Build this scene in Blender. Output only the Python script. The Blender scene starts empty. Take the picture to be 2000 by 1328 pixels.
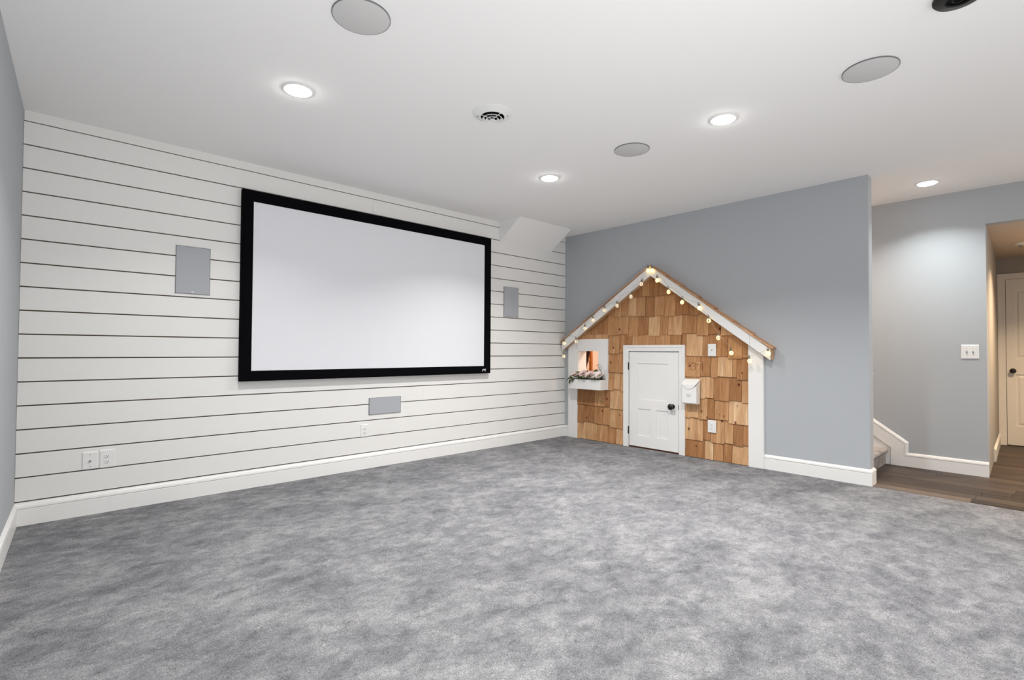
import bpy, bmesh, math, random
from mathutils import Vector, Matrix
random.seed(7)
S = bpy.context.scene
COL = S.collection
PI = math.pi
H = 2.74                                   # ceiling height; origin = far floor corner of the room

# ------------------------------------------------------------------ camera
cam_d = bpy.data.cameras.new('camera')
cam_d.sensor_width = 36.0
cam_d.lens = 995.57 / 2000 * 36
cam_d.clip_start = 0.02
cam = bpy.data.objects.new('camera', cam_d)
COL.objects.link(cam)
yaw, pitch, roll = 0.7515, 0.0207, 0.0058
F = Vector((math.sin(yaw) * math.cos(pitch), math.cos(yaw) * math.cos(pitch), math.sin(pitch)))
r0 = Vector((math.cos(yaw), -math.sin(yaw), 0))
u0 = r0.cross(F)
Rv = math.cos(roll) * r0 + math.sin(roll) * u0
Uv = -math.sin(roll) * r0 + math.cos(roll) * u0
M = Matrix((Rv, Uv, -F)).transposed().to_4x4()
M.translation = Vector((-5.349, -4.649, 1.165))
cam.matrix_world = M
S.camera = cam

# ------------------------------------------------------------------ world, exposure, lights
S.view_settings.view_transform = 'Standard'
S.view_settings.look = 'None'
S.view_settings.gamma = 1.0
S.view_settings.use_curve_mapping = False
S.view_settings.exposure = 0.59
w = bpy.data.worlds.new('world')
S.world = w
w.use_nodes = True
w.node_tree.nodes['Background'].inputs[0].default_value = (0.99, 0.985, 0.98, 1)
w.node_tree.nodes['Background'].inputs[1].default_value = 0.9


def area_light(name, loc, power, size=0.13, col=(1, 1, 1), spread=180.0):
    l = bpy.data.lights.new(name, 'AREA')
    l.shape = 'DISK'
    l.size = size
    l.energy = power
    l.color = col
    l.spread = math.radians(spread)
    o = bpy.data.objects.new(name, l)
    COL.objects.link(o)
    o.location = loc
    return o


CAN = 12.0
CC = (1.0, 0.985, 0.96)
for nm, lx, ly in (('light_a', -4.212, -1.515), ('light_b', -1.955, -1.506), ('light_c', -1.975, -3.12),
                   ('light_d', -4.212, -3.12), ('light_e', -4.212, -4.73), ('light_f', -1.975, -4.73)):
    area_light(nm, (lx, ly, H - 0.022), CAN * (1.85 if nm in ('light_b', 'light_c') else 1.0), 0.13, CC, 128)
area_light('light_hall', (0.66, -3.842, H - 0.022), 8.0, 0.13, (0.95, 1.0, 0.985), 120)
# added uplight behind the camera to brighten the ceiling, like a bounce flash
sp = bpy.data.lights.new('light_ceiling_fill', 'SPOT')
sp.energy = 125.0
sp.spot_size = math.radians(142)
sp.spot_blend = 1.0
sp.shadow_soft_size = 0.15
spo = bpy.data.objects.new('light_ceiling_fill', sp)
COL.objects.link(spo)
spo.location = (-4.4, -4.7, 0.25)
spo.rotation_euler = Vector((0.30, 1.25, 2.45)).to_track_quat('-Z', 'Y').to_euler()
area_light('light_passage', (2.05, -4.85, 2.38), 28.0, 0.13, (1.0, 0.71, 0.43), 130)
area_light('light_hall_warm', (0.70, -5.60, H - 0.022), 9.0, 0.13, (1.0, 0.70, 0.44), 140)
area_light('light_stair', (0.75, -2.3, 2.70), 18.0, 0.13, (1.0, 0.66, 0.42), 150)

# ------------------------------------------------------------------ materials
def lin(c):
    c = c / 255.0
    return c / 12.92 if c <= 0.04045 else ((c + 0.055) / 1.055) ** 2.4


def rgb(r, g, b):
    return (lin(r), lin(g), lin(b), 1.0)


class N:
    """small node-tree helper"""
    def __init__(self, name):
        self.m = bpy.data.materials.new(name)
        self.m.use_nodes = True
        self.t = self.m.node_tree
        self.b = self.t.nodes['Principled BSDF']

    def n(self, kind, **kw):
        x = self.t.nodes.new(kind)
        for k, v in kw.items():
            if k in x.inputs:
                x.inputs[k].default_value = v
            else:
                setattr(x, k, v)
        return x

    def l(self, a, b):
        self.t.links.new(a, b)


def paint(name, col, rough=0.6, bump=0.0, scale=300.0, spec=0.3, var=0.0, vscale=2.0):
    k = N(name)
    k.b.inputs['Base Color'].default_value = col
    k.b.inputs['Roughness'].default_value = rough
    k.b.inputs['Specular IOR Level'].default_value = spec
    if bump or var:
        tc = k.n('ShaderNodeTexCoord')
    if var:
        nz = k.n('ShaderNodeTexNoise', Scale=vscale, Detail=4.0)
        k.l(tc.outputs['Object'], nz.inputs['Vector'])
        mx = k.n('ShaderNodeMix', data_type='RGBA')
        k.l(nz.outputs['Fac'], mx.inputs['Factor'])
        mx.inputs['A'].default_value = tuple(c * (1 - var) for c in col[:3]) + (1,)
        mx.inputs['B'].default_value = tuple(min(1, c * (1 + var)) for c in col[:3]) + (1,)
        k.l(mx.outputs['Result'], k.b.inputs['Base Color'])
    if bump:
        n2 = k.n('ShaderNodeTexNoise', Scale=scale, Detail=3.0)
        k.l(tc.outputs['Object'], n2.inputs['Vector'])
        bp = k.n('ShaderNodeBump', Strength=bump, Distance=0.002)
        k.l(n2.outputs['Fac'], bp.inputs['Height'])
        k.l(bp.outputs['Normal'], k.b.inputs['Normal'])
    return k.m


def emit(name, col, strength):
    k = N(name)
    k.b.inputs['Base Color'].default_value = (0.9, 0.9, 0.9, 1)
    k.b.inputs['Emission Color'].default_value = col
    k.b.inputs['Emission Strength'].default_value = strength
    return k.m


def cedar(name, cols, axis='Z', knots=True, rough=0.75):
    """sawn softwood: grain along one axis, per-piece colour, sparse dark knots"""
    k = N(name)
    tc = k.n('ShaderNodeTexCoord')
    oi = k.n('ShaderNodeObjectInfo')
    sh = k.n('ShaderNodeVectorMath', operation='SCALE')
    cmb = k.n('ShaderNodeCombineXYZ')
    for i in range(3):
        k.l(oi.outputs['Random'], cmb.inputs[i])
    k.l(cmb.outputs[0], sh.inputs[0])
    sh.inputs['Scale'].default_value = 37.0
    add = k.n('ShaderNodeVectorMath', operation='ADD')
    k.l(tc.outputs['Object'], add.inputs[0])
    k.l(sh.outputs[0], add.inputs[1])
    sc = {'Z': (1, 1, 0.09), 'X': (0.09, 1, 1), 'Y': (1, 0.09, 1)}[axis]
    mp = k.n('ShaderNodeMapping')
    mp.inputs['Scale'].default_value = sc
    k.l(add.outputs[0], mp.inputs['Vector'])
    g1 = k.n('ShaderNodeTexNoise', Scale=55.0, Detail=5.0, Roughness=0.6, Distortion=0.6)
    k.l(mp.outputs[0], g1.inputs['Vector'])
    g2 = k.n('ShaderNodeTexNoise', Scale=14.0, Detail=3.0, Distortion=1.0)
    k.l(mp.outputs[0], g2.inputs['Vector'])
    rp = k.n('ShaderNodeValToRGB')
    rp.color_ramp.interpolation = 'EASE'
    el = rp.color_ramp.elements
    n = len(cols)
    el[0].position, el[0].color = 0.0, cols[0]
    el[1].position, el[1].color = 1.0, cols[-1]
    for i in range(1, n - 1):
        e = el.new(i / (n - 1))
        e.color = cols[i]
    # piece tone + broad figure
    m1 = k.n('ShaderNodeMath', operation='MULTIPLY')
    m1.inputs[1].default_value = 0.62
    k.l(oi.outputs['Random'], m1.inputs[0])
    m2 = k.n('ShaderNodeMath', operation='MULTIPLY_ADD')
    k.l(g2.outputs['Fac'], m2.inputs[0])
    m2.inputs[1].default_value = 0.75
    k.l(m1.outputs[0], m2.inputs[2])
    m3 = k.n('ShaderNodeMath', operation='ADD')
    k.l(m2.outputs[0], m3.inputs[0])
    m3.inputs[1].default_value = -0.21
    k.l(m3.outputs[0], rp.inputs['Fac'])
    # fine grain multiplies
    mr = k.n('ShaderNodeMapRange')
    k.l(g1.outputs['Fac'], mr.inputs['Value'])
    mr.inputs['From Min'].default_value = 0.3
    mr.inputs['From Max'].default_value = 0.7
    mr.inputs['To Min'].default_value = 0.78
    mr.inputs['To Max'].default_value = 1.14
    mul = k.n('ShaderNodeVectorMath', operation='SCALE')
    k.l(rp.outputs['Color'], mul.inputs[0])
    k.l(mr.outputs[0], mul.inputs['Scale'])
    out = mul.outputs[0]
    if knots:
        mk = k.n('ShaderNodeMapping')
        ks = {'Z': (1, 1, 0.75), 'X': (0.75, 1, 1), 'Y': (1, 0.75, 1)}[axis]
        mk.inputs['Scale'].default_value = ks
        k.l(add.outputs[0], mk.inputs['Vector'])
        vo = k.n('ShaderNodeTexVoronoi', Scale=7.5)
        vo.inputs['Randomness'].default_value = 1.0
        k.l(mk.outputs[0], vo.inputs['Vector'])
        kr = k.n('ShaderNodeMapRange')
        kr.inputs['From Min'].default_value = 0.05
        kr.inputs['From Max'].default_value = 0.13
        kr.inputs['To Min'].default_value = 0.24
        kr.inputs['To Max'].default_value = 1.0
        k.l(vo.outputs['Distance'], kr.inputs['Value'])
        kk = k.n('ShaderNodeVectorMath', operation='MULTIPLY')
        kc = k.n('ShaderNodeCombineXYZ')
        kp = k.n('ShaderNodeMath', operation='POWER')
        k.l(kr.outputs[0], kp.inputs[0])
        kp.inputs[1].default_value = 1.35
        k.l(kr.outputs[0], kc.inputs[0])
        k.l(kp.outputs[0], kc.inputs[1])
        k.l(kp.outputs[0], kc.inputs[2])
        k.l(out, kk.inputs[0])
        k.l(kc.outputs[0], kk.inputs[1])
        out = kk.outputs[0]
    k.l(out, k.b.inputs['Base Color'])
    k.b.inputs['Roughness'].default_value = rough
    k.b.inputs['Specular IOR Level'].default_value = 0.2
    bp = k.n('ShaderNodeBump', Strength=0.25, Distance=0.002)
    k.l(g1.outputs['Fac'], bp.inputs['Height'])
    k.l(bp.outputs['Normal'], k.b.inputs['Normal'])
    return k.m


def carpet_mat(name, c_dark, c_mid, c_light):
    """cut-pile carpet: brushed nap patches, tuft grain, fibre relief"""
    k = N(name)
    tc = k.n('ShaderNodeTexCoord')
    P = tc.outputs['Object']
    # nap patches (the pile lies in different directions after vacuuming and walking)
    mp = k.n('ShaderNodeMapping')
    mp.inputs['Rotation'].default_value = (0, 0, 0.55)
    mp.inputs['Scale'].default_value = (1.0, 1.35, 1.0)
    k.l(P, mp.inputs['Vector'])
    a = k.n('ShaderNodeTexNoise', Scale=2.4, Detail=7.0, Roughness=0.60, Distortion=0.35)
    k.l(mp.outputs[0], a.inputs['Vector'])
    b = k.n('ShaderNodeTexNoise', Scale=9.0, Detail=6.0, Roughness=0.62, Distortion=0.5)
    k.l(mp.outputs[0], b.inputs['Vector'])
    m = k.n('ShaderNodeMath', operation='MULTIPLY_ADD')
    k.l(b.outputs['Fac'], m.inputs[0])
    m.inputs[1].default_value = 1.0
    k.l(a.outputs['Fac'], m.inputs[2])
    hf = k.n('ShaderNodeMath', operation='MULTIPLY')
    k.l(m.outputs[0], hf.inputs[0])
    hf.inputs[1].default_value = 0.5
    rp = k.n('ShaderNodeValToRGB')
    e = rp.color_ramp.elements
    e[0].position, e[0].color = 0.37, c_dark
    e[1].position, e[1].color = 0.63, c_light
    x = e.new(0.5)
    x.color = c_mid
    k.l(hf.outputs[0], rp.inputs['Fac'])
    # creases where the nap changes direction
    c = k.n('ShaderNodeTexNoise', Scale=5.5, Detail=4.0, Roughness=0.6, Distortion=0.7)
    k.l(mp.outputs[0], c.inputs['Vector'])
    c1 = k.n('ShaderNodeMath', operation='SUBTRACT')
    k.l(c.outputs['Fac'], c1.inputs[0])
    c1.inputs[1].default_value = 0.5
    c2 = k.n('ShaderNodeMath', operation='ABSOLUTE')
    k.l(c1.outputs[0], c2.inputs[0])
    c3 = k.n('ShaderNodeMapRange')
    c3.inputs['From Min'].default_value = 0.0
    c3.inputs['From Max'].default_value = 0.035
    c3.inputs['To Min'].default_value = 0.84
    c3.inputs['To Max'].default_value = 1.0
    k.l(c2.outputs[0], c3.inputs['Value'])
    # tufts: short curled yarn ends
    f = k.n('ShaderNodeTexNoise', Scale=95.0, Detail=3.0, Roughness=0.55, Distortion=3.2)
    k.l(P, f.inputs['Vector'])
    fr = k.n('ShaderNodeMapRange')
    fr.inputs['From Min'].default_value = 0.33
    fr.inputs['From Max'].default_value = 0.67
    fr.inputs['To Min'].default_value = 0.50
    fr.inputs['To Max'].default_value = 1.44
    k.l(f.outputs['Fac'], fr.inputs['Value'])
    mm = k.n('ShaderNodeMath', operation='MULTIPLY')
    k.l(fr.outputs[0], mm.inputs[0])
    k.l(c3.outputs[0], mm.inputs[1])
    mul = k.n('ShaderNodeVectorMath', operation='SCALE')
    k.l(rp.outputs['Color'], mul.inputs[0])
    k.l(mm.outputs[0], mul.inputs['Scale'])
    k.l(mul.outputs[0], k.b.inputs['Base Color'])
    k.b.inputs['Roughness'].default_value = 1.0
    k.b.inputs['Specular IOR Level'].default_value = 0.0
    bp = k.n('ShaderNodeBump', Strength=0.7, Distance=0.006)
    k.l(f.outputs['Fac'], bp.inputs['Height'])
    bp2 = k.n('ShaderNodeBump', Strength=0.4, Distance=0.03)
    k.l(b.outputs['Fac'], bp2.inputs['Height'])
    k.l(bp2.outputs['Normal'], bp.inputs['Normal'])
    k.l(bp.outputs['Normal'], k.b.inputs['Normal'])
    return k.m


M_wall = paint('wall_grey_paint', rgb(178, 182, 186), 0.7, 0.08, 260, 0.2)
M_ceil = paint('ceiling_white_paint', rgb(243, 242, 241), 0.9, 0.10, 120, 0.1)
M_ship = paint('shiplap_white_paint', rgb(232, 231, 228), 0.55, 0.05, 60, 0.3)
M_gap = paint('shiplap_backing_board', rgb(112, 97, 82), 0.9)
M_trim = paint('trim_white_gloss', rgb(236, 235, 233), 0.35, 0, 1, 0.4)
M_plate = paint('plastic_white', rgb(232, 232, 230), 0.35, 0, 1, 0.45)
M_slot = paint('slot_dark', rgb(60, 58, 56), 0.6)
M_screw = paint('screw_nickel', rgb(150, 150, 150), 0.4)
M_black = paint('velvet_black', rgb(9, 9, 12), 0.95, 0, 1, 0.05)
M_blackmetal = paint('black_metal', rgb(14, 13, 13), 0.35, 0, 1, 0.5)
M_screen = paint('matte_screen_white', rgb(226, 227, 232), 0.9, 0, 1, 0.1)
M_logo = paint('logo_silver', rgb(225, 225, 228), 0.4)
M_spk = paint('speaker_grille_grey', rgb(172, 175, 180), 0.7, 0.25, 900, 0.2)
M_spkc = paint('ceiling_grille_grey', rgb(204, 203, 202), 0.7, 0.25, 900, 0.2)
M_spkrim = paint('speaker_rim_grey', rgb(120, 121, 124), 0.6)
M_duct = paint('duct_black', rgb(10, 10, 11), 0.8, 0, 1, 0.1)
M_lens = emit('led_lens', (1, 0.985, 0.96, 1), 45.0)
M_lens_hall = emit('led_lens_hall', (0.95, 0.98, 1.0, 1), 12.0)
M_cedar = cedar('cedar_shingle', [rgb(134, 90, 56), rgb(164, 116, 76), rgb(186, 138, 95), rgb(208, 166, 124), rgb(232, 202, 164)])
M_roofc = cedar('cedar_roof', [rgb(164, 118, 84), rgb(200, 154, 116), rgb(224, 186, 152)], 'X', False)
M_soffit = paint('bare_soffit_wood', rgb(196, 160, 124), 0.8, 0.1, 80, 0.2, 0.1, 9)
M_stud = cedar('pine_stud', [rgb(150, 88, 36), rgb(178, 112, 54), rgb(196, 132, 72)], 'Z', False)
M_ply = cedar('pine_board', [rgb(232, 208, 190), rgb(242, 222, 208), rgb(246, 230, 220)], 'Z', True)
M_curtain = paint('curtain_plum', rgb(92, 62, 58), 0.9, 0, 1, 0.1)
M_carpet = carpet_mat('carpet_grey', rgb(110, 110, 114), rgb(134, 134, 137), rgb(157, 157, 158))
M_stairc = carpet_mat('carpet_stair', rgb(146, 140, 138), rgb(172, 166, 162), rgb(190, 184, 180))
M_vinyl = cedar('vinyl_plank_brown', [rgb(44, 37, 33), rgb(62, 53, 47), rgb(84, 73, 64)], 'Y', False, 0.45)
M_thresh = paint('transition_strip_taupe', rgb(100, 87, 76), 0.5, 0, 1, 0.3, 0.1, 12)
M_hceil = paint('passage_ceiling_warm_shade', rgb(206, 192, 178), 0.9, 0.10, 120, 0.1)  # white ceiling; the passage's warm dim light is put into the colour
M_hwall = paint('hall_wall_paint', rgb(170, 168, 166), 0.7, 0.08, 260, 0.2)
M_dark = paint('door_gap_dark', rgb(82, 50, 34), 0.9)
M_leaf = paint('ivy_green', rgb(58, 72, 34), 0.5, 0, 1, 0.35, 0.35, 30)
M_leafpale = paint('ivy_pale_green', rgb(150, 152, 104), 0.5, 0, 1, 0.35, 0.3, 30)
M_petal = paint('petal_blush', rgb(246, 220, 214), 0.7, 0, 1, 0.2, 0.06, 40)
M_petalw = paint('petal_cream', rgb(248, 236, 230), 0.7, 0, 1, 0.2, 0.06, 40)
M_twig = paint('twig_dark_green', rgb(46, 52, 40), 0.6)
M_foam = paint('planter_moss', rgb(34, 36, 22), 1.0)
M_wire = paint('string_light_wire', rgb(196, 184, 160), 0.4)
M_sock = paint('string_light_socket', rgb(120, 112, 98), 0.35)
M_fil = emit('warm_filament', (1.0, 0.72, 0.24, 1), 1.15)
M_fil_dim = emit('warm_filament_dim', (1.0, 0.86, 0.66, 1), 0.30)
gk = N('bulb_glass')
_t = gk.n('ShaderNodeBsdfTransparent')
_t.inputs['Color'].default_value = (0.98, 0.95, 0.86, 1)
_g = gk.n('ShaderNodeBsdfGlossy', Roughness=0.05)
_f = gk.n('ShaderNodeLayerWeight', Blend=0.25)
_p = gk.n('ShaderNodeMath', operation='MULTIPLY')
_p.inputs[1].default_value = 0.35
gk.l(_f.outputs['Facing'], _p.inputs[0])
_x = gk.n('ShaderNodeMixShader')
gk.l(_p.outputs[0], _x.inputs[0])
gk.l(_t.outputs[0], _x.inputs[1])
gk.l(_g.outputs[0], _x.inputs[2])
gk.l(_x.outputs[0], gk.t.nodes['Material Output'].inputs['Surface'])
M_glass = gk.m

# ------------------------------------------------------------------ mesh helpers
class MB:
    def __init__(self):
        self.v, self.f = [], []

    def face_set(self, vs, fs):
        o = len(self.v)
        self.v += [tuple(p) for p in vs]
        self.f += [tuple(i + o for i in f) for f in fs]
        return self

    def box(self, x0, x1, y0, y1, z0, z1):
        if x0 > x1: x0, x1 = x1, x0
        if y0 > y1: y0, y1 = y1, y0
        if z0 > z1: z0, z1 = z1, z0
        return self.face_set([(x0, y0, z0), (x1, y0, z0), (x1, y1, z0), (x0, y1, z0),
                              (x0, y0, z1), (x1, y0, z1), (x1, y1, z1), (x0, y1, z1)],
                             [(0, 3, 2, 1), (4, 5, 6, 7), (0, 1, 5, 4), (1, 2, 6, 5), (2, 3, 7, 6), (3, 0, 4, 7)])

    def prism(self, poly, f0, f1):
        """poly: 2-D points; f0/f1 map a point to the two ends' 3-D points"""
        n = len(poly)
        vs = [f0(*p) for p in poly] + [f1(*p) for p in poly]
        fs = [tuple(range(n))[::-1], tuple(range(n, 2 * n))]
        fs += [(i, (i + 1) % n, n + (i + 1) % n, n + i) for i in range(n)]
        return self.face_set(vs, fs)

    def plate(self, poly, d0, d1):
        """poly in (x,z), thickness d0..d1 along y"""
        return self.prism(poly, lambda a, b: (a, d1, b), lambda a, b: (a, d0, b))

    def lathe(self, prof, n=32, c=(0, 0, 0), axis='Z', cap=True):
        """prof: (r, h) rings; closed at the ends when r is 0"""
        vs, fs = [], []
        for r, h in prof:
            for i in range(n):
                a = 2 * PI * i / n
                x, y = r * math.cos(a), r * math.sin(a)
                p = {'Z': (x, y, h), 'Y': (x, h, -y), 'X': (h, x, y)}[axis]
                vs.append((p[0] + c[0], p[1] + c[1], p[2] + c[2]))
        for j in range(len(prof) - 1):
            for i in range(n):
                k = (i + 1) % n
                fs.append((j * n + i, j * n + k, (j + 1) * n + k, (j + 1) * n + i))
        if cap:
            fs.append(tuple(range(n))[::-1])
            fs.append(tuple(range((len(prof) - 1) * n, len(prof) * n)))
        return self.face_set(vs, fs)

    def tube(self, pts, r, n=6):
        pts = [Vector(p) for p in pts]
        vs, fs = [], []
        up = Vector((0.13, 0.37, 0.92))
        for i, p in enumerate(pts):
            d = (pts[min(i + 1, len(pts) - 1)] - pts[max(i - 1, 0)]).normalized()
            a = d.cross(up)
            if a.length < 1e-3:
                a = d.cross(Vector((1, 0, 0)))
            a.normalize()
            b = d.cross(a)
            rr = r[i] if isinstance(r, (list, tuple)) else r
            for k in range(n):
                t = 2 * PI * k / n
                vs.append(p + rr * (math.cos(t) * a + math.sin(t) * b))
        for i in range(len(pts) - 1):
            for k in range(n):
                q = (k + 1) % n
                fs.append((i * n + k, i * n + q, (i + 1) * n + q, (i + 1) * n + k))
        fs.append(tuple(range(n))[::-1])
        fs.append(tuple(range((len(pts) - 1) * n, len(pts) * n)))
        return self.face_set(vs, fs)

    def ring_torus(self, R, r, c, axis='Z', n=20, k=6):
        vs, fs = [], []
        for i in range(n):
            a = 2 * PI * i / n
            for j in range(k):
                b = 2 * PI * j / k
                x, y, h = (R + r * math.cos(b)) * math.cos(a), (R + r * math.cos(b)) * math.sin(a), r * math.sin(b)
                p = {'Z': (x, y, h), 'Y': (x, h, y), 'X': (h, x, y)}[axis]
                vs.append((p[0] + c[0], p[1] + c[1], p[2] + c[2]))
        for i in range(n):
            for j in range(k):
                fs.append((i * k + j, ((i + 1) % n) * k + j, ((i + 1) % n) * k + (j + 1) % k, i * k + (j + 1) % k))
        return self.face_set(vs, fs)

    def build(self, name, mat, parent=None, bevel=0.0, smooth=False, off=(0, 0, 0), seg=1):
        me = bpy.data.meshes.new(name)
        me.from_pydata([(a - off[0], b - off[1], c - off[2]) for a, b, c in self.v], [], self.f)
        bm = bmesh.new()
        bm.from_mesh(me)
        bmesh.ops.recalc_face_normals(bm, faces=bm.faces)
        if bevel:
            es = [e for e in bm.edges if len(e.link_faces) == 2 and e.calc_face_angle(0) > 0.6]
            bmesh.ops.bevel(bm, geom=es, offset=bevel, segments=seg, affect='EDGES', profile=0.5, clamp_overlap=True)
        bm.to_mesh(me)
        bm.free()
        me.materials.append(mat)
        if smooth:
            for p in me.polygons:
                p.use_smooth = True
            try:
                me.set_sharp_from_angle(angle=math.radians(40))
            except Exception:
                pass
        o = bpy.data.objects.new(name, me)
        COL.objects.link(o)
        if parent:
            o.parent = parent
        return o


def thing(name, label, cat, loc, rz=0.0, group=None):
    o = bpy.data.objects.new(name, None)
    o.empty_display_size = 0.05
    COL.objects.link(o)
    o.location = loc
    o.rotation_euler = (0, 0, rz)
    o['label'] = label
    o['category'] = cat
    if group:
        o['group'] = group
    return o


def struct(o, label=None, cat='wall'):
    o['kind'] = 'structure'
    if label:
        o['label'] = label
        o['category'] = cat
    return o


BACK = 0.0            # rotation of things on the far (shiplap) wall: local -y points into the room
RIGHT = -PI / 2       # rotation of things on the walls at x = const: local -y points to -x

# ------------------------------------------------------------------ sweeps for mouldings
BASE = [(0.0, 0.0), (0.016, 0.0), (0.016, 0.104), (0.0115, 0.107), (0.0115, 0.111), (0.018, 0.114),
        (0.0165, 0.127), (0.0105, 0.130), (0.0105, 0.134), (0.006, 0.141), (0.0, 0.143)]


def offset_path(path, d):
    """polyline moved d to its left, mitred"""
    out = []
    n = len(path)
    for i, p in enumerate(path):
        ns = []
        for a, b in ((i - 1, i), (i, i + 1)):
            if a < 0 or b >= n:
                continue
            dx, dy = path[b][0] - path[a][0], path[b][1] - path[a][1]
            L = math.hypot(dx, dy)
            ns.append((-dy / L, dx / L))
        if len(ns) == 1:
            nx, ny = ns[0]
            out.append((p[0] + nx * d, p[1] + ny * d))
        else:
            bx, by = ns[0][0] + ns[1][0], ns[0][1] + ns[1][1]
            L = math.hypot(bx, by)
            bx, by = bx / L, by / L
            c = bx * ns[0][0] + by * ns[0][1]
            out.append((p[0] + bx * d / c, p[1] + by * d / c))
    return out


def sweep(rings):
    m = MB()
    n = len(rings[0])
    vs = [p for r in rings for p in r]
    fs = []
    k = len(rings)
    for j in range(k):
        q = (j + 1) % k
        for i in range(n - 1):
            fs.append((j * n + i, j * n + i + 1, q * n + i + 1, q * n + i))
    fs.append(tuple(j * n for j in range(k)))
    fs.append(tuple(j * n + n - 1 for j in range(k))[::-1])
    return m.face_set(vs, fs)


def baseboard(name, plan):
    """plan: polyline along the wall foot, room on its left"""
    rings = []
    for d, h in BASE:
        rings.append([(x, y, h) for x, y in offset_path(plan, d)])
    return struct(sweep(rings).build(name, M_trim))


# ------------------------------------------------------------------ room shell
FL = 0.05                                    # left wall flare
LX = -5.433
YB = -6.6
m = MB().prism([(LX, 0.15), (LX - FL * 6.6, YB), (0.0, YB), (0.0, -0.0), (0.0, 0.15)],
               lambda x, y: (x, y, -0.06), lambda x, y: (x, y, 0.0))
floor = struct(m.build('floor', M_carpet))
m = MB().box(-6.2, 1.35, YB, 0.2, H, H + 0.12)
ceiling = struct(m.build('ceiling', M_ceil))
# left wall
m = MB().prism([(LX + FL * 0.2, 0.2), (LX - FL * 6.6, YB), (LX - FL * 6.6 - 0.12, YB), (LX - 0.12, 0.2)],
               lambda x, y: (x, y, -0.06), lambda x, y: (x, y, H))
wall_left = struct(m.build('wall_left', M_wall))
baseboard('baseboard_left', [(LX, 0.0), (LX - FL * 6.6, YB)])
# far wall: backing board and shiplap planks
wall_back = struct(MB().box(LX - 0.1, 0.13, 0.0185, 0.14, -0.06, H).build('wall_back', M_gap))
zl = [0.1535 + 0.1573 * k for k in range(17)]
edges = [0.0] + zl + [H]
seams = {16: -2.917, 4: -2.307}
for k in range(18):
    z0 = edges[k] + (0.0043 if k else 0.0)
    z1 = edges[k + 1] - (0.0043 if k < 17 else 0.0)
    if k == 17:
        z0 -= 0.0015
    xs = [LX + 0.001, 0.0]
    if k in seams:
        xs = [LX + 0.001, seams[k], 0.0]
    for a, b in zip(xs, xs[1:]):
        e = 0.0005 if len(xs) == 3 else 0
        MB().box(a + (e if a != xs[0] else 0), b - (e if b != xs[-1] else 0), 0.0, 0.018, z0, z1).build(
            'plank', M_ship, wall_back, 0.0012)
baseboard('baseboard_back', [(0.0, 0.0), (LX, 0.0)])
# sloped boxed-in chase where the far wall meets the ceiling
m = MB().prism([(0.0, H), (0.0, 2.487), (-0.362, H)],
               lambda y, z: (-1.227, y, z), lambda y, z: (-0.304, y, z))
struct(m.build('ceiling_bulkhead', M_ceil))
# right wall with the little window opening of the playhouse
GW = 3.52
OY0, OY1, OZ0, OZ1 = 0.239, 0.603, 0.845, 1.176
m = MB()
m.box(0.0, 0.125, -OY0, 0.0185, -0.06, H)
m.box(0.0, 0.125, -OY1, -OY0, -0.06, OZ0)
m.box(0.0, 0.125, -OY1, -OY0, OZ1, H)
m.box(0.0, 0.125, -GW, -OY1, -0.06, H)
wall_right = struct(m.build('wall_right', M_wall))
baseboard('baseboard_right', [(0.125, -3.45), (0.125, -GW), (0.0, -GW), (0.0, -2.637)])
baseboard('baseboard_corner', [(0.0, -0.086), (0.0, 0.0)])
# hall: wall with the light switch, opening to a passage, white door at its end
HX = 1.2
JY = -4.196
m = MB()
m.box(HX, HX + 0.12, JY, 0.2, -0.06, H)
m.box(HX, HX + 0.12, -5.25, JY, 2.392, H)
m.box(HX, HX + 0.12, YB, -5.25, -0.06, H)
struct(m.build('wall_hall', M_wall))
m = MB().prism([(HX + 0.12, JY), (3.72, -4.125), (3.72, -4.0), (HX + 0.12, -4.0)],
               lambda x, y: (x, y, -0.06), lambda x, y: (x, y, 2.6))
struct(m.build('wall_passage_left', M_hwall))
struct(MB().box(HX + 0.12, 3.72, -5.4, -5.25, -0.06, 2.6).build('wall_passage_right', M_hwall))
struct(MB().box(3.70, 3.82, -5.4, -4.0, -0.06, 2.6).build('wall_passage_end', M_hwall))
struct(MB().box(HX + 0.12, 3.82, -5.4, -4.0, 2.392, 2.52).build('ceiling_passage', M_hceil))
baseboard('baseboard_passage', [(3.70, -4.1256), (2.2, -4.1705)])
# stair side of the right wall and the stair's end
struct(MB().box(0.13, HX, 0.02, 0.14, -0.06, H).build('wall_stair_end', M_hwall))

# mitred base that turns up along the stair
inner = [(-4.2, 0.0), (-3.447, 0.0), (-3.453, 0.178), (-3.278, 0.304), (-0.9, 2.016)]
# bottom edge runs along y, up, then with the stair; height goes to its right (towards -y / up)
def wall_sweep(path, x):
    rings = []
    for d, h in BASE:
        rings.append([(x - d, y, z) for y, z in offset_path(path, h)])
    return sweep(rings)
struct(wall_sweep(inner, HX).build('baseboard_hall', M_trim))
# skirt board below it
m = MB().prism([(-3.456, 0.0), (-3.456, 0.182), (-0.9, 2.03), (-0.9, 0.0)],
               lambda y, z: (HX - 0.004, y, z), lambda y, z: (HX, y, z))
struct(m.build('trim_1', M_trim))

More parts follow.
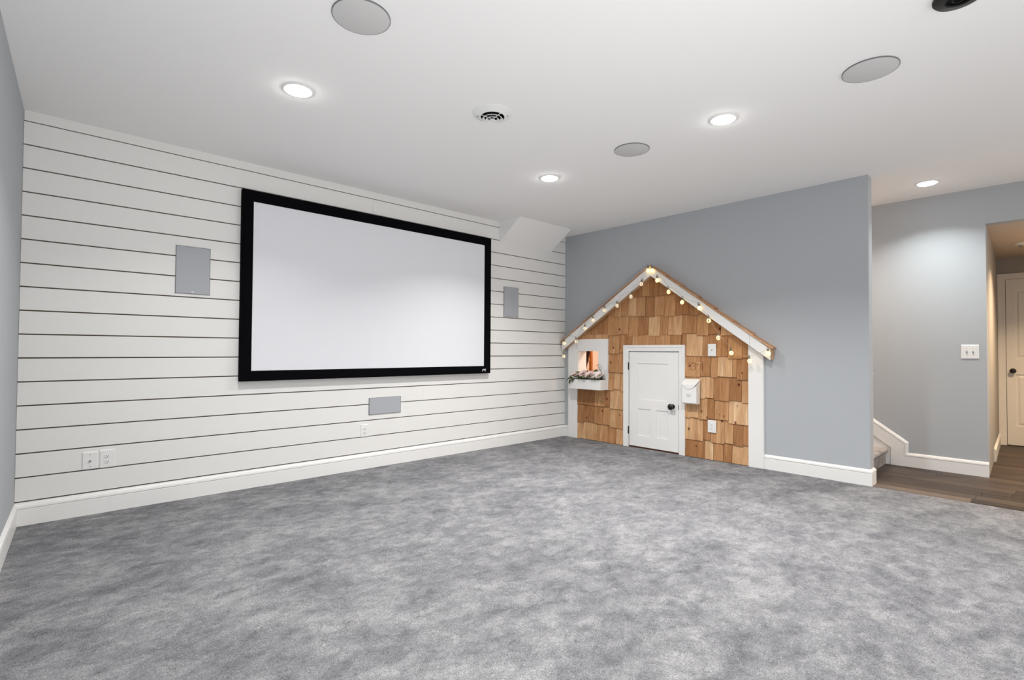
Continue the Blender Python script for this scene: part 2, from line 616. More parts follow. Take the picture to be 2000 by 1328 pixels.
# hall floor of separate vinyl planks and the strip against the carpet
hf = struct(MB().box(0.0, 3.82, YB, 0.0, -0.06, -0.006).build('floor_hall', M_dark))
random.seed(11)
pw = 0.152
k = 0
x = 0.135
while x < 3.8:
    y = -3.46 + (0.1 if x < HX else -0.66)
    first = True
    while y > -5.6:
        L = random.uniform(0.75, 1.25)
        if first:
            L = random.uniform(0.35, 1.2)
            first = False
        y2 = max(y - L, -5.9)
        if not (x > HX and (y2 < -5.3 and y < -5.25)):
            ya, yb = y, y2
            if x + pw > HX and x < 3.82:
                yb = max(yb, -5.25)
            if ya > yb:
                MB().box(x, min(x + pw - 0.0015, 3.80), yb + 0.001, ya - 0.0005, -0.006, 0.002).build('plank', M_vinyl, hf, 0.0007)
        y = y2
    x += pw
for ya, yb, mt in ((-3.50, -4.17, M_thresh), (-4.171, -5.3, M_vinyl)):
    o = MB().box(0.0005, 0.1335, yb, ya, -0.006, 0.003).build('plank', mt, hf, 0.0007)

# stairs with carpet
st = thing('staircase', 'carpeted stair beside the grey wall end, climbing to the left', 'stairs', (0.66, -3.45, 0))
for i in range(5):
    y0 = -3.405 + 0.235 * i
    z1 = 0.165 * (i + 1)
    prof = [(y0, z1 - 0.165), (y0, z1 - 0.050), (y0 - 0.010, z1 - 0.043), (y0 - 0.018, z1 - 0.034), (y0 - 0.022, z1 - 0.022), (y0 - 0.018, z1 - 0.010), (y0 - 0.008, z1 - 0.003),
            (y0 + 0.01, z1), (y0 + 0.26, z1), (y0 + 0.26, z1 - 0.165)]
    MB().prism(prof, lambda y, z: (0.126, y, z), lambda y, z: (HX - 0.0045, y, z)).build(
        'step', M_stairc, st, smooth=True, off=(0.66, -3.45, 0))
hr = thing('handrail', 'white handrail on the stair side of the grey wall end', 'handrail', (0.125, -3.46, 0.0))
MB().tube([(0.168, -3.506, 0.965), (0.168, -3.48, 0.978), (0.168, -3.40, 1.03), (0.168, -1.9, 2.10)], 0.019, 10).build('rail', M_trim, hr, smooth=True, off=(0.125, -3.46, 0))
for yy in (-3.2, -2.2):
    zz = 1.03 + (yy + 3.40) * 0.713
    MB().tube([(0.126, yy, zz - 0.05), (0.160, yy, zz - 0.05), (0.168, yy, zz - 0.01)], 0.007, 8).build('bracket', M_screw, hr, smooth=True, off=(0.125, -3.46, 0))

# passage door with casing
DX = 3.70
def casing(name, y0, y1, ztop, wd, x, th=0.02):
    m = MB()
    for w_, t_ in ((wd, th), (0.022, th + 0.006)):
        for poly in ([(y0, 0), (y0 - w_, 0), (y0 - w_, ztop - w_), (y0, ztop)],
                     [(y1, 0), (y1 + w_, 0), (y1 + w_, ztop - w_), (y1, ztop)],
                     [(y0, ztop), (y0 - w_, ztop - w_), (y1 + w_, ztop - w_), (y1, ztop)]):
            m.prism(poly, lambda y, z: (x, y, z), lambda y, z, t_=t_: (x - t_, y, z))
    return m.build(name, M_trim)
struct(casing('trim_2', -4.128, -5.06, 2.180, 0.072, DX))
d1 = bpy.data.objects.new('door_1', None)
COL.objects.link(d1)
d1.location = (DX, -4.6, 0)
struct(d1, 'white panelled door with a dark knob at the end of the passage', 'door')
off = (DX, -4.6, 0)
ya, yb = -4.205, -4.99
pan = [(-4.285, -4.545, 1.10, 1.965), (-4.645, -4.91, 1.10, 1.965), (-4.285, -4.545, 0.25, 0.90), (-4.645, -4.91, 0.25, 0.90)]
m = MB()
m.box(DX - 0.012, DX - 0.001, yb, ya, 0.012, 2.105)
for z0, z1 in ((0.012, 0.25), (0.90, 1.10), (1.965, 2.105)):
    m.box(DX - 0.022, DX - 0.012, yb, ya, z0, z1)
for y0, y1 in ((ya, -4.285), (-4.545, -4.645), (-4.91, yb)):
    m.box(DX - 0.022, DX - 0.012, y1, y0, 0.25, 0.90)
    m.box(DX - 0.022, DX - 0.012, y1, y0, 1.10, 1.965)
m.build('leaf', M_trim, d1, off=off)
for y0, y1, z0, z1 in pan:
    q = MB()
    q.prism([(y0 - 0.02, z0 + 0.02), (y0 - 0.02, z1 - 0.02), (y1 + 0.02, z1 - 0.02), (y1 + 0.02, z0 + 0.02)],
            lambda y, z: (DX - 0.012, y, z), lambda y, z: (DX - 0.020, y + (0.02 if y < (y0 + y1) / 2 else -0.02), z + (0.02 if z < (z0 + z1) / 2 else -0.02)))
    q.build('panel', M_trim, d1, off=off)
q = MB().lathe([(0.031, 0), (0.031, -0.008), (0.012, -0.012), (0.012, -0.035), (0.026, -0.045), (0.029, -0.058), (0.020, -0.070), (0.0005, -0.073)], 24, (DX - 0.022, -4.262, 0.945), 'X')
q.build('knob', M_blackmetal, d1, smooth=True, off=off)
fx = thing('ceiling_fitting', 'small round fitting on the passage ceiling in front of the door', 'ceiling fixture', (2.63, -4.40, 2.392))
MB().lathe([(0.075, 0.0), (0.075, -0.008), (0.055, -0.02), (0.018, -0.024), (0.0005, -0.024)], 28).build('plate', M_plate, fx, smooth=True)
MB().lathe([(0.014, -0.024), (0.012, -0.04), (0.017, -0.046), (0.0005, -0.05)], 16, (0, 0.02, 0)).build('tip', M_screw, fx, smooth=True)

# ------------------------------------------------------------------ projection screen
ps = thing('projection_screen', 'large white projection screen in a black frame on the shiplap wall', 'projector screen', (-2.76, 0, 0.896))
off = (-2.76, 0, 0.896)
X0, X1, Z0, Z1 = -4.118, -1.405, 0.896, 2.496
xi0, xi1, zi0, zi1 = -4.030, -1.508, 0.983, 2.404
xi1 = -1.500
fo = [(X0, Z0), (X1, Z0), (X1, Z1), (X0, Z1)]
fi = [(xi0, zi0), (xi1, zi0), (xi1, zi1), (xi0, zi1)]
for i in range(4):
    j = (i + 1) % 4
    q = MB()
    # bevelled rail: outer edge deeper, front face, slanting inner lip
    def L3(p, y):
        return (p[0], y, p[1])
    mid = [tuple(a + (b - a) * 0.90 for a, b in zip(fo[t], fi[t])) for t in (i, j)]
    rings = []
    for t, mm in ((i, mid[0]), (j, mid[1])):
        rings.append([L3(fo[t], -0.012), L3(fo[t], -0.055), L3(tuple(a + (b - a) * 0.05 for a, b in zip(fo[t], fi[t])), -0.060),
                      L3(mm, -0.060), L3(fi[t], -0.050), L3(fi[t], -0.030)])
    n = 6
    q.face_set(rings[0] + rings[1], [tuple(range(n)), tuple(range(n, 2 * n))[::-1]] + [(a, (a + 1) % n, n + (a + 1) % n, n + a) for a in range(n)])
    q.build('frame_rail', M_black, ps, off=off)
MB().box(xi0 - 0.02, xi1 + 0.02, -0.048, -0.040, zi0 - 0.02, zi1 + 0.02).build('screen_fabric', M_screen, ps, off=off)
for xx in (-3.6, -1.9):
    MB().box(xx - 0.15, xx + 0.15, -0.03, 0.0, 2.40, 2.46).build('wall_bracket', M_blackmetal, ps, off=off)
# small silver badge on the lower rail: two slanted strokes
q = MB()
bx, bz = -1.535, 0.921
def stroke(pts, sc=0.001):
    q.plate([(bx + a * sc, bz + b * sc) for a, b in pts], -0.0615, -0.0595)
stroke([(0, 0), (9, 0), (17, 19), (28, 19), (30, 26), (10, 26)])
stroke([(22, 10), (30, 10), (36, 19), (27, 19)])
stroke([(33, 26), (58, 26), (56, 19), (40, 19)])
stroke([(36, 17), (50, 17), (48, 11), (38, 11)])
stroke([(36, 9), (42, 9), (58, 0), (46, 0)])
lg = q.build('badge', M_logo, ps, off=off)
lg['label'] = 'small silver slanted emblem on the lower right of the frame'

# ------------------------------------------------------------------ wall speakers
def wall_speaker(x0, x1, z0, z1, label, logo):
    cx = (x0 + x1) / 2
    t = thing('wall_speaker', label, 'speaker', (cx, 0, z0), BACK, 'in-wall speakers around the screen')
    hw, hh = (x1 - x0) / 2, z1 - z0
    q = MB()
    for a, b, c, d in ((-hw, -hw + 0.004, 0, hh), (hw - 0.004, hw, 0, hh), (-hw, hw, 0, 0.004), (-hw, hw, hh - 0.004, hh)):
        q.box(a, b, -0.008, 0.004, c, d)
    q.build('rim', M_spkrim, t)
    MB().box(-hw + 0.003, hw - 0.003, -0.0085, -0.001, 0.003, hh - 0.003).build('grille', M_spk, t, 0.001)
    if logo:
        MB().plate([(-0.012, 0.012), (0.012, 0.012), (0.010, 0.017), (-0.006, 0.020), (-0.012, 0.016)], -0.0098, -0.0083).build('badge', M_logo, t)
    return t
wall_speaker(-4.570, -4.335, 1.595, 1.966, 'tall grey wall speaker left of the screen', True)
wall_speaker(-1.151, -0.906, 1.582, 1.953, 'tall grey wall speaker right of the screen', False)
wall_speaker(-2.935, -2.580, 0.523, 0.688, 'wide grey wall speaker below the screen', False)

# ------------------------------------------------------------------ ceiling speakers, lights, vent, mount
def dup(root, loc, label):
    c = root.copy()
    COL.objects.link(c)
    c.location = loc
    c['label'] = label
    for ch in list(root.children):
        k = ch.copy()
        COL.objects.link(k)
        k.parent = c
    return c

cs = thing('ceiling_speaker', 'round grey ceiling speaker above the left part of the room, cut by the top edge', 'speaker', (-4.252, -2.42, H), 0, 'round ceiling speakers')
R = 0.134
MB().lathe([(R, 0.002), (R, -0.006), (R - 0.003, -0.007), (R - 0.003, 0.002)], 64, cap=False).build('rim', M_spkrim, cs, smooth=True)
MB().lathe([(R - 0.0035, 0.002), (R - 0.0035, -0.0065), (R - 0.006, -0.0075), (0.0005, -0.0085)], 64).build('grille', M_spkc, cs, smooth=True)
dup(cs, (-1.976, -2.397, H), 'round grey ceiling speaker farthest back, between two lit downlights')
dup(cs, (-1.985, -3.955, H), 'round grey ceiling speaker at the upper right, left of the black mount')

dl = thing('recessed_light', 'lit round downlight nearest the left wall', 'ceiling light', (-4.212, -1.515, H), 0, 'recessed ceiling downlights')
MB().lathe([(0.088, 0.002), (0.088, -0.003), (0.082, -0.006), (0.074, -0.006), (0.070, -0.003), (0.070, 0.002)], 48, cap=False).build('trim_ring', M_trim, dl, smooth=True)
MB().lathe([(0.0702, 0.001), (0.0702, -0.006), (0.066, -0.011), (0.054, -0.0155), (0.034, -0.0182), (0.016, -0.019), (0.0005, -0.0192)], 48).build('lens', M_lens, dl, smooth=True)
dup(dl, (-1.955, -1.506, H), 'lit round downlight farthest back, above the right end of the screen')
dup(dl, (-1.975, -3.12, H), 'lit round downlight in front of the grey wall, above the playhouse')
hl = dup(dl, (0.66, -3.842, H), 'lit round downlight in the hall ceiling by the wall with the switch')
for ch in hl.children:
    if ch.name.startswith('lens'):
        ch.data = ch.data.copy()
        ch.data.materials[0] = M_lens_hall

vt = thing('ceiling_vent', 'round white ceiling air vent with dark slots between concentric rings', 'air vent', (-3.156, -2.10, H))
MB().lathe([(0.133, 0.0), (0.133, -0.003), (0.128, -0.006), (0.100, -0.014), (0.086, -0.022), (0.080, -0.024), (0.078, -0.021), (0.078, -0.019)], 56, cap=False).build('flange', M_plate, vt, smooth=True)
MB().lathe([(0.0782, -0.019), (0.0782, -0.002), (0.0005, -0.002)], 40, cap=False).build('duct_opening', M_duct, vt)
MB().lathe([(0.055, -0.026), (0.063, -0.031), (0.0685, -0.037), (0.065, -0.038), (0.060, -0.033), (0.054, -0.028)], 48, cap=False).build('ring', M_plate, vt, smooth=True)
MB().lathe([(0.033, -0.030), (0.040, -0.036), (0.0455, -0.042), (0.0425, -0.043), (0.038, -0.038), (0.032, -0.032)], 48, cap=False).build('ring', M_plate, vt, smooth=True)
MB().lathe([(0.010, -0.034), (0.016, -0.040), (0.020, -0.045), (0.017, -0.047), (0.0005, -0.047)], 40).build('hub', M_plate, vt, smooth=True)
for a in (0.6, 0.6 + 2 * PI / 3, 0.6 + 4 * PI / 3):
    c, s = math.cos(a), math.sin(a)
    MB().tube([(0.012 * c, 0.012 * s, -0.034), (0.045 * c, 0.045 * s, -0.026), (0.079 * c, 0.079 * s, -0.018)], 0.0035, 6).build('spoke', M_plate, vt)
for a in (2.35, 2.35 + PI):
    MB().lathe([(0.005, -0.012), (0.005, -0.0195), (0.0005, -0.021)], 12, (0.098 * math.cos(a), 0.098 * math.sin(a), 0)).build('screw', M_screw, vt)

pm = thing('projector_mount', 'black round projector mount plate on the ceiling, cut by the top edge', 'projector mount', (-2.41, -4.37, H))
MB().lathe([(0.092, 0.001), (0.092, -0.010), (0.085, -0.018), (0.048, -0.024), (0.046, -0.018), (0.044, -0.018), (0.044, -0.006), (0.0005, -0.006)], 48).build('plate', M_blackmetal, pm, smooth=True)
MB().lathe([(0.024, -0.005), (0.024, -0.021), (0.019, -0.021), (0.019, -0.012), (0.0005, -0.012)], 32).build('collar', M_blackmetal, pm, smooth=True)

# ------------------------------------------------------------------ wall plates
def rounded(w_, h_, r=0.004):
    return [(-w_ / 2, -h_ / 2), (w_ / 2, -h_ / 2), (w_ / 2, h_ / 2), (-w_ / 2, h_ / 2)]

def wall_plate(name, label, cat, loc, rz, w_, h_, group=None):
    t = thing(name, label, cat, loc, rz, group)
    q = MB()
    a = rounded(w_, h_)
    b = rounded(w_ - 0.010, h_ - 0.010)
    vs = [(x, 0.001, z) for x, z in a] + [(x, -0.003, z) for x, z in a] + [(x, -0.0065, z) for x, z in b]
    fs = [(3, 2, 1, 0), (8, 9, 10, 11)]
    for i in range(4):
        j = (i + 1) % 4
        fs += [(i, j, 4 + j, 4 + i), (4 + i, 4 + j, 8 + j, 8 + i)]
    q.face_set(vs, fs).build('cover_plate', M_plate, t)
    return t

def duplex(t):
    for dz in (0.0195, -0.0195):
        q = MB()
        pts = []
        for k_ in range(24):
            an = 2 * PI * k_ / 24
            pts.append((0.0172 * math.cos(an), max(-0.0135, min(0.0135, 0.0172 * math.sin(an))) + dz))
        q.plate(pts, -0.0095, -0.004)
        rc = q.build('receptacle', M_plate, t, 0.0006)
        s = MB()
        s.box(-0.0078, -0.0055, -0.0100, -0.009, dz - 0.0005, dz + 0.0085)
        s.box(0.0050, 0.0078, -0.0100, -0.009, dz, dz + 0.0080)
        s.lathe([(0.0030, -0.009), (0.0030, -0.0100), (0.0001, -0.0100)], 12, (0, 0, dz - 0.0070), 'Y')
        s.build('slots', M_slot, rc)
    MB().lathe([(0.003, -0.006), (0.003, -0.0078), (0.0002, -0.0082)], 12, (0, 0, 0), 'Y').build('screw', M_plate, t)

t = wall_plate('cable_outlet', 'white cable plate low on the shiplap, left of a duplex outlet', 'outlet', (-5.055, 0, 0.376), BACK, 0.086, 0.122)
MB().lathe([(0.0075, -0.005), (0.0075, -0.009), (0.0048, -0.009), (0.0048, -0.018), (0.0022, -0.018), (0.0002, -0.017)], 16, (0, 0, -0.004), 'Y').build('coax_jack', M_screw, t, smooth=True)
for dz in (0.042, -0.042):
    MB().lathe([(0.0034, -0.005), (0.0034, -0.0076), (0.0002, -0.0080)], 12, (0, 0, dz), 'Y').build('screw', M_screw, t)
t = wall_plate('power_outlet', 'white duplex outlet low on the shiplap near the left wall', 'outlet', (-4.960, 0, 0.377), BACK, 0.087, 0.127)
duplex(t)
t = wall_plate('power_outlet', 'white duplex outlet on the shiplap below the screen', 'outlet', (-2.978, 0, 0.372), BACK, 0.083, 0.122)
duplex(t)
t = wall_plate('power_outlet', 'white outlet on the cedar shingles low right of the small door', 'outlet', (-0.0250, -2.106, 0.362), RIGHT, 0.092, 0.134)
q = MB().box(-0.0175, 0.0175, -0.0088, -0.004, -0.0345, 0.0345)
rc = q.build('receptacle', M_plate, t, 0.001)
s = MB()
for dz in (0.017, -0.017):
    s.box(-0.0078, -0.0055, -0.0093, -0.0085, dz - 0.002, dz + 0.006)
    s.box(0.0050, 0.0078, -0.0093, -0.0085, dz - 0.002, dz + 0.005)
    s.lathe([(0.003, -0.0085), (0.003, -0.0093), (0.0001, -0.0093)], 12, (0, 0, dz - 0.008), 'Y')
s.build('slots', M_slot, rc)
t = wall_plate('doorbell_plate', 'white blank wall plate with a small centre button on the shingles', 'wall plate', (-0.0250, -2.108, 1.182), RIGHT, 0.090, 0.132)
MB().lathe([(0.007, -0.006), (0.007, -0.0085), (0.0055, -0.010), (0.0002, -0.0105)], 16, (0, 0, 0), 'Y').build('button', M_screw, t, smooth=True)
t = wall_plate('light_switch', 'white double toggle switch on the hall wall beside the passage', 'light switch', (HX, -4.076, 1.178), RIGHT, 0.128, 0.134)
for dx in (-0.023, 0.023):
    tg = MB().box(dx - 0.0055, dx + 0.0055, -0.0085, -0.005, -0.013, 0.013).build('toggle_slot', M_screw, t)
    q = MB().face_set([(dx - 0.004, -0.007, -0.008), (dx + 0.004, -0.007, -0.008), (dx + 0.004, -0.007, 0.006), (dx - 0.004, -0.007, 0.006),
                       (dx - 0.0035, -0.019, 0.006), (dx + 0.0035, -0.019, 0.006), (dx + 0.0035, -0.019, 0.012), (dx - 0.0035, -0.019, 0.012)],
                      [(3, 2, 1, 0), (4, 5, 6, 7), (0, 1, 5, 4), (1, 2, 6, 5), (2, 3, 7, 6), (3, 0, 4, 7)])
    q.build('toggle', M_plate, t)
    for dz in (0.030, -0.030):
        MB().lathe([(0.003, -0.006), (0.003, -0.0078), (0.0002, -0.0082)], 12, (dx, 0, dz), 'Y').build('screw', M_screw, t)

# ------------------------------------------------------------------ playhouse front (local x = distance from the far corner along the wall)
PC = 1.385
ph = thing('playhouse', 'cedar shingled playhouse front with white trim and small door on the grey wall', 'playhouse', (0, -PC, 0), RIGHT)
OFF = (PC, 0, 0)
ROOF = dict(l=(0.030, 1.285), a=(1.397, 2.165), r=(2.728, 1.198))
FT = 0.112
sl = (ROOF['a'][1] - ROOF['l'][1]) / (ROOF['a'][0] - ROOF['l'][0])
sr = (ROOF['a'][1] - ROOF['r'][1]) / (ROOF['r'][0] - ROOF['a'][0])

def roof_under(s, drop=FT):
    if s < ROOF['a'][0]:
        return ROOF['l'][1] + (s - ROOF['l'][0]) * sl - drop
    return ROOF['a'][1] - (s - ROOF['a'][0]) * sr - drop

def clip(poly, a, b, c):
    """keep a*s + b*z <= c"""
    out = []
    for i in range(len(poly)):
        p, q = poly[i], poly[(i + 1) % len(poly)]
        fp, fq = a * p[0] + b * p[1] - c, a * q[0] + b * q[1] - c
        if fp <= 0:
            out.append(p)
        if fp * fq < 0:
            t_ = fp / (fp - fq)
            out.append((p[0] + (q[0] - p[0]) * t_, p[1] + (q[1] - p[1]) * t_))
    return out

def under_roof(poly, drop=FT):
    l, a = ROOF['l'], ROOF['a']
    poly = clip(poly, -sl, 1, l[1] - drop - sl * l[0])
    return clip(poly, sr, 1, a[1] - drop + sr * a[0])

# rake boards
RS = (2.530, ROOF['a'][1] - (2.530 - ROOF['a'][0]) * sr)
RS2 = (2.532, ROOF['a'][1] - (2.532 - ROOF['a'][0]) * sr)
for p, q_ in ((ROOF['l'], ROOF['a']), (ROOF['a'], RS), (RS2, ROOF['r'])):
    MB().plate([p, q_, (q_[0], q_[1] - FT), (p[0], p[1] - FT)], -0.102, -0.082).build('rake_board', M_trim, ph, 0.0012, off=OFF)
for nm, p, q_ in (('l', ROOF['l'], ROOF['a']), ('r', ROOF['a'], ROOF['r'])):
    MB().plate([(p[0], p[1] - 0.001), (q_[0], q_[1] - 0.001), (q_[0], q_[1] - FT + 0.004), (p[0], p[1] - FT + 0.004)], -0.0815, -0.0005).build('roof_deck', M_soffit, ph, off=OFF)
# roof shingles, course over course, butts down the slope
for side in (0, 1):
    a, e = ROOF['a'], (ROOF['l'] if side == 0 else ROOF['r'])
    L = math.hypot(e[0] - a[0], e[1] - a[1])
    ux, uz = (e[0] - a[0]) / L, (e[1] - a[1]) / L
    nx, nz = (-uz, ux) if side == 1 else (uz, -ux)
    if nz < 0:
        nx, nz = -nx, -nz
    nrow = 7
    ex = (L + 0.02) / nrow
    for r_ in range(nrow):
        t1 = ex * (r_ + 1)
        t0 = max(0.0, t1 - ex - 0.10)
        for (d0, d1) in ((-0.116, -0.058), (-0.0565, -0.001)):
            j = random.uniform(-0.012, 0.012)
            b0, b1 = 0.001, 0.009 + random.uniform(0, 0.002)
            h = 0.013 if side == 1 else 0.010
            pl = [(a[0] + ux * t0 + nx * b0, a[1] + uz * t0 + nz * b0),
                  (a[0] + ux * (t1 + j) + nx * b1, a[1] + uz * (t1 + j) + nz * b1),
                  (a[0] + ux * (t1 + j) + nx * (b1 + h), a[1] + uz * (t1 + j) + nz * (b1 + h)),
                  (a[0] + ux * t0 + nx * (b0 + 0.004), a[1] + uz * t0 + nz * (b0 + 0.004))]
            MB().plate(pl, d0, d1).build('roof_shingle', M_roofc, ph, off=OFF)

# wall shingles: (z bottom list, s edges)
rows = [
    ([0.004] * 5, [.237, .386, .568, .741, .863, .967]),
    ([0.004] * 5, [1.787, 2.021, 2.116, 2.223, 2.317, 2.492]),
    ([.215, .236, .223, .226, .202], [.237, .346, .515, .663, .767, .967]),
    ([.190, .209, .190, .203, .190, .207], [1.787, 1.999, 2.087, 2.234, 2.331, 2.432, 2.492]),
    ([.454, .452, .459, .439], [.237, .522, .688, .767, .967]),
    ([.426, .439, .426, .444, .442, .413], [1.787, 1.851, 1.950, 2.051, 2.131, 2.280, 2.492]),
    ([.680, .676, .669, .686, .663], [.237, .5, .742, .827, .931, .969]),
    ([.645, .653, .667, .645, .657, .640], [1.79, 1.974, 2.024, 2.120, 2.294, 2.418, 2.492]),
    ([.896], [.742, .972]),
    ([.887, .899, .887, .901, .899, .874], [1.79, 1.971, 2.090, 2.162, 2.324, 2.369, 2.492]),
    ([1.131, 1.147], [.742, .907, .985]),
    ([1.236] * 6, [.985, 1.100, 1.244, 1.416, 1.611, 1.742, 1.806]),
    ([1.116, 1.111, 1.115, 1.092, 1.101], [1.795, 1.997, 2.073, 2.275, 2.426, 2.492]),
    ([1.315] * 4, [.237, .325, .412, .519, .742]),
    ([1.380, 1.379, 1.377, 1.381, 1.363, 1.373, 1.350, 1.363, 1.348, 1.357, 1.353, 1.367, 1.342, 1.356, 1.339],
     [.300, .398, .461, .562, .729, .890, 1.045, 1.184, 1.322, 1.476, 1.581, 1.755, 1.928, 2.066, 2.201, 2.420]),
    ([1.613, 1.600, 1.613, 1.597, 1.603, 1.595, 1.589, 1.574, 1.587, 1.569, 1.582, 1.570, 1.586],
     [.600, .660, .729, .841, .934, 1.037, 1.153, 1.281, 1.400, 1.535, 1.675, 1.850, 1.954, 2.110]),
    ([1.821, 1.821, 1.827, 1.813, 1.817, 1.822], [.960, 1.114, 1.236, 1.336, 1.462, 1.716, 1.820]),
]
tops = [0.26, 0.26, 0.50, 0.50, 0.73, 0.73, 0.945, 0.945, 1.19, 1.19, 1.42, 1.42, 1.42, 1.42, 1.65, 1.88, 2.16]
for (bots, ed), top in zip(rows, tops):
    for i, zb in enumerate(bots):
        s0, s1 = ed[i] + 0.0017, ed[i + 1] - 0.0017
        bf = -0.0190 - random.uniform(0, 0.0045)
        sk = random.uniform(-0.003, 0.003) if zb > 0.02 else 0
        if zb > 0.675 and s1 < 0.743 and top < 1:
            top_ = 0.84
        else:
            top_ = top
        poly = under_roof([(s0, zb + sk), (s1, zb - sk), (s1, top_), (s0, top_)], FT - 0.003)
        if len(poly) < 3:
            continue
        hh = 0.30
        def fr(s, z):
            return (s, bf + (z - zb) / hh * (-bf - 0.004), z)
        MB().prism(poly, lambda s, z: (s, -0.0005, z), fr).build('shingle', M_cedar, ph, 0.0010, off=OFF)
# corner boards and window surround
TB = -0.030
pil = under_roof([(.084, 0.0), (.2385, 0.0), (.2385, 1.322), (.1, 1.322)], FT - 0.002)
pil = under_roof([(.084, 0.0), (.2385, 0.0), (.2385, 1.40), (.084, 1.40)], FT - 0.002)
pil = clip(pil, 0, 1, 1.322)
MB().plate(pil, TB, 0).build('corner_board', M_trim, ph, 0.0012, off=OFF)
MB().plate(under_roof([(2.490, 0.0), (2.638, 0.0), (2.638, 1.4), (2.490, 1.4)], FT - 0.002), TB, 0).build('corner_board', M_trim, ph, 0.0012, off=OFF)
wf = MB()
wf.plate([(.2387, OZ1), (.742, OZ1), (.742, 1.321), (.2387, 1.321)], TB, 0)
wf.plate([(OY1, 0.672), (.742, 0.672), (.742, OZ1), (OY1, OZ1)], TB, 0)
wf.plate([(.2387, 0.672), (OY1, 0.672), (OY1, OZ0), (.2387, OZ0)], TB, 0)
wfo = wf.build('window_frame', M_trim, ph, off=OFF)
ln = MB()
ln.box(OY0, OY0 + 0.012, TB + 0.002, 0.15, OZ0, OZ1)
ln.box(OY1 - 0.012, OY1, TB + 0.002, 0.15, OZ0, OZ1)
ln.box(OY0 + 0.012, OY1 - 0.012, TB + 0.002, 0.15, OZ1 - 0.012, OZ1)
ln.box(OY0 + 0.012, OY1 - 0.012, TB + 0.002, 0.15, OZ0, OZ0 + 0.012)
ln.build('jamb_liner', M_trim, wfo, off=OFF)
# small door
CS0, CS1, CZ = .975, 1.792, 1.240
cw = 0.074
q = MB()
q.plate([(CS0, 0), (CS0 + cw, 0), (CS0 + cw, CZ - cw), (CS0, CZ)], -0.024, 0)
q.plate([(CS1 - cw, 0), (CS1, 0), (CS1, CZ), (CS1 - cw, CZ - cw)], -0.024, 0)
q.plate([(CS0, CZ), (CS0 + cw, CZ - cw), (CS1 - cw, CZ - cw), (CS1, CZ)], -0.024, 0)
b_ = 0.030
q.plate([(CS0, 0), (CS0 + b_, 0), (CS0 + b_, CZ - b_), (CS0, CZ)], -0.031, -0.022)
q.plate([(CS1 - b_, 0), (CS1, 0), (CS1, CZ), (CS1 - b_, CZ - b_)], -0.031, -0.022)
q.plate([(CS0, CZ), (CS0 + b_, CZ - b_), (CS1 - b_, CZ - b_), (CS1, CZ)], -0.031, -0.022)
e_ = 0.012
q.plate([(CS0 + cw - e_, 0), (CS0 + cw, 0), (CS0 + cw, CZ - cw), (CS0 + cw - e_, CZ - cw + e_)], -0.019, 0)
q.build('door_casing', M_trim, ph, 0.0015, off=OFF)
DS0, DS1, DZ0, DZ1 = 1.0535, 1.7115, 0.020, 1.155
dr = MB()
dr.box(DS0, DS1, -0.0065, -0.001, DZ0, DZ1)
P1 = (1.182, 1.578, .586, 1.020)
P2 = (1.182, 1.348, .152, .474)
P3 = (1.430, 1.578, .152, .474)
F0, F1 = -0.0165, -0.006
for a, b, c, d in ((DS0, P1[0], DZ0, DZ1), (P1[1], DS1, DZ0, DZ1), (P1[0], P1[1], P1[3], DZ1), (P1[0], P1[1], P2[3], P1[2]),
                   (P1[0], P1[1], DZ0, P2[2]), (P2[1], P3[0], P2[2], P2[3])):
    dr.box(a, b, F0, F1, c, d)
door = dr.build('door', M_trim, ph, off=OFF)
door['label'] = 'small white three-panel door with black hinges and knob'
for pnl in (P1, P2, P3):
    g = 0.010
    a = [(pnl[0], pnl[2]), (pnl[1], pnl[2]), (pnl[1], pnl[3]), (pnl[0], pnl[3])]
    MB().plate(a, -0.0085, -0.006).build('panel', M_trim, door, off=OFF)
for zc in (0.985, 0.205):
    hg = MB().box(1.0405, 1.0530, -0.026, -0.012, zc - 0.042, zc + 0.042)
    hg.lathe([(0.006, zc - 0.046), (0.006, zc + 0.046)], 12, (1.0500, -0.027, 0), 'Z')
    hg.build('hinge', M_blackmetal, door, off=OFF)
MB().lathe([(0.027, -0.015), (0.027, -0.021), (0.011, -0.025), (0.011, -0.044), (0.025, -0.052), (0.034, -0.064), (0.034, -0.074), (0.024, -0.084), (0.0005, -0.088)], 28, (1.640, 0, 0.535), 'Y').build('knob', M_blackmetal, door, smooth=True, off=OFF)
MB().box(1.7095, 1.7135, -0.019, -0.012, 0.50, 0.56).build('latch_plate', M_blackmetal, door, off=OFF)
MB().box(DS0 - 0.006, DS1 + 0.006, -0.010, -0.0002, 0.0005, 0.018).build('door_gap_shade', M_dark, ph, off=OFF)  # dark strip painted in place of the shaded gap under the door
# house number in thin raised wood numerals
def numeral(ch, s, zc):
    c = bpy.data.curves.new('numeral', 'FONT')
    c.body = ch
    c.size = 0.128
    c.extrude = 0.004
    c.align_x = 'CENTER'
    o = bpy.data.objects.new('tmp_numeral', c)
    COL.objects.link(o)
    dg = bpy.context.evaluated_depsgraph_get()
    me = bpy.data.meshes.new_from_object(o.evaluated_get(dg))
    COL.objects.unlink(o)
    bpy.data.objects.remove(o)
    for v in me.vertices:
        x_, y_, z_ = v.co
        v.co = (x_ + s - PC, -0.0175 - z_, y_ + zc)
    me.materials.clear()
    me.materials.append(M_cedar)
    n_ = bpy.data.objects.new('house_number', me)
    COL.objects.link(n_)
    n_.parent = ph
    return n_
for ch, s_ in (('3', 1.842), ('3', 1.897), ('7', 1.951), ('1', 1.993)):
    numeral(ch, s_, 0.960)

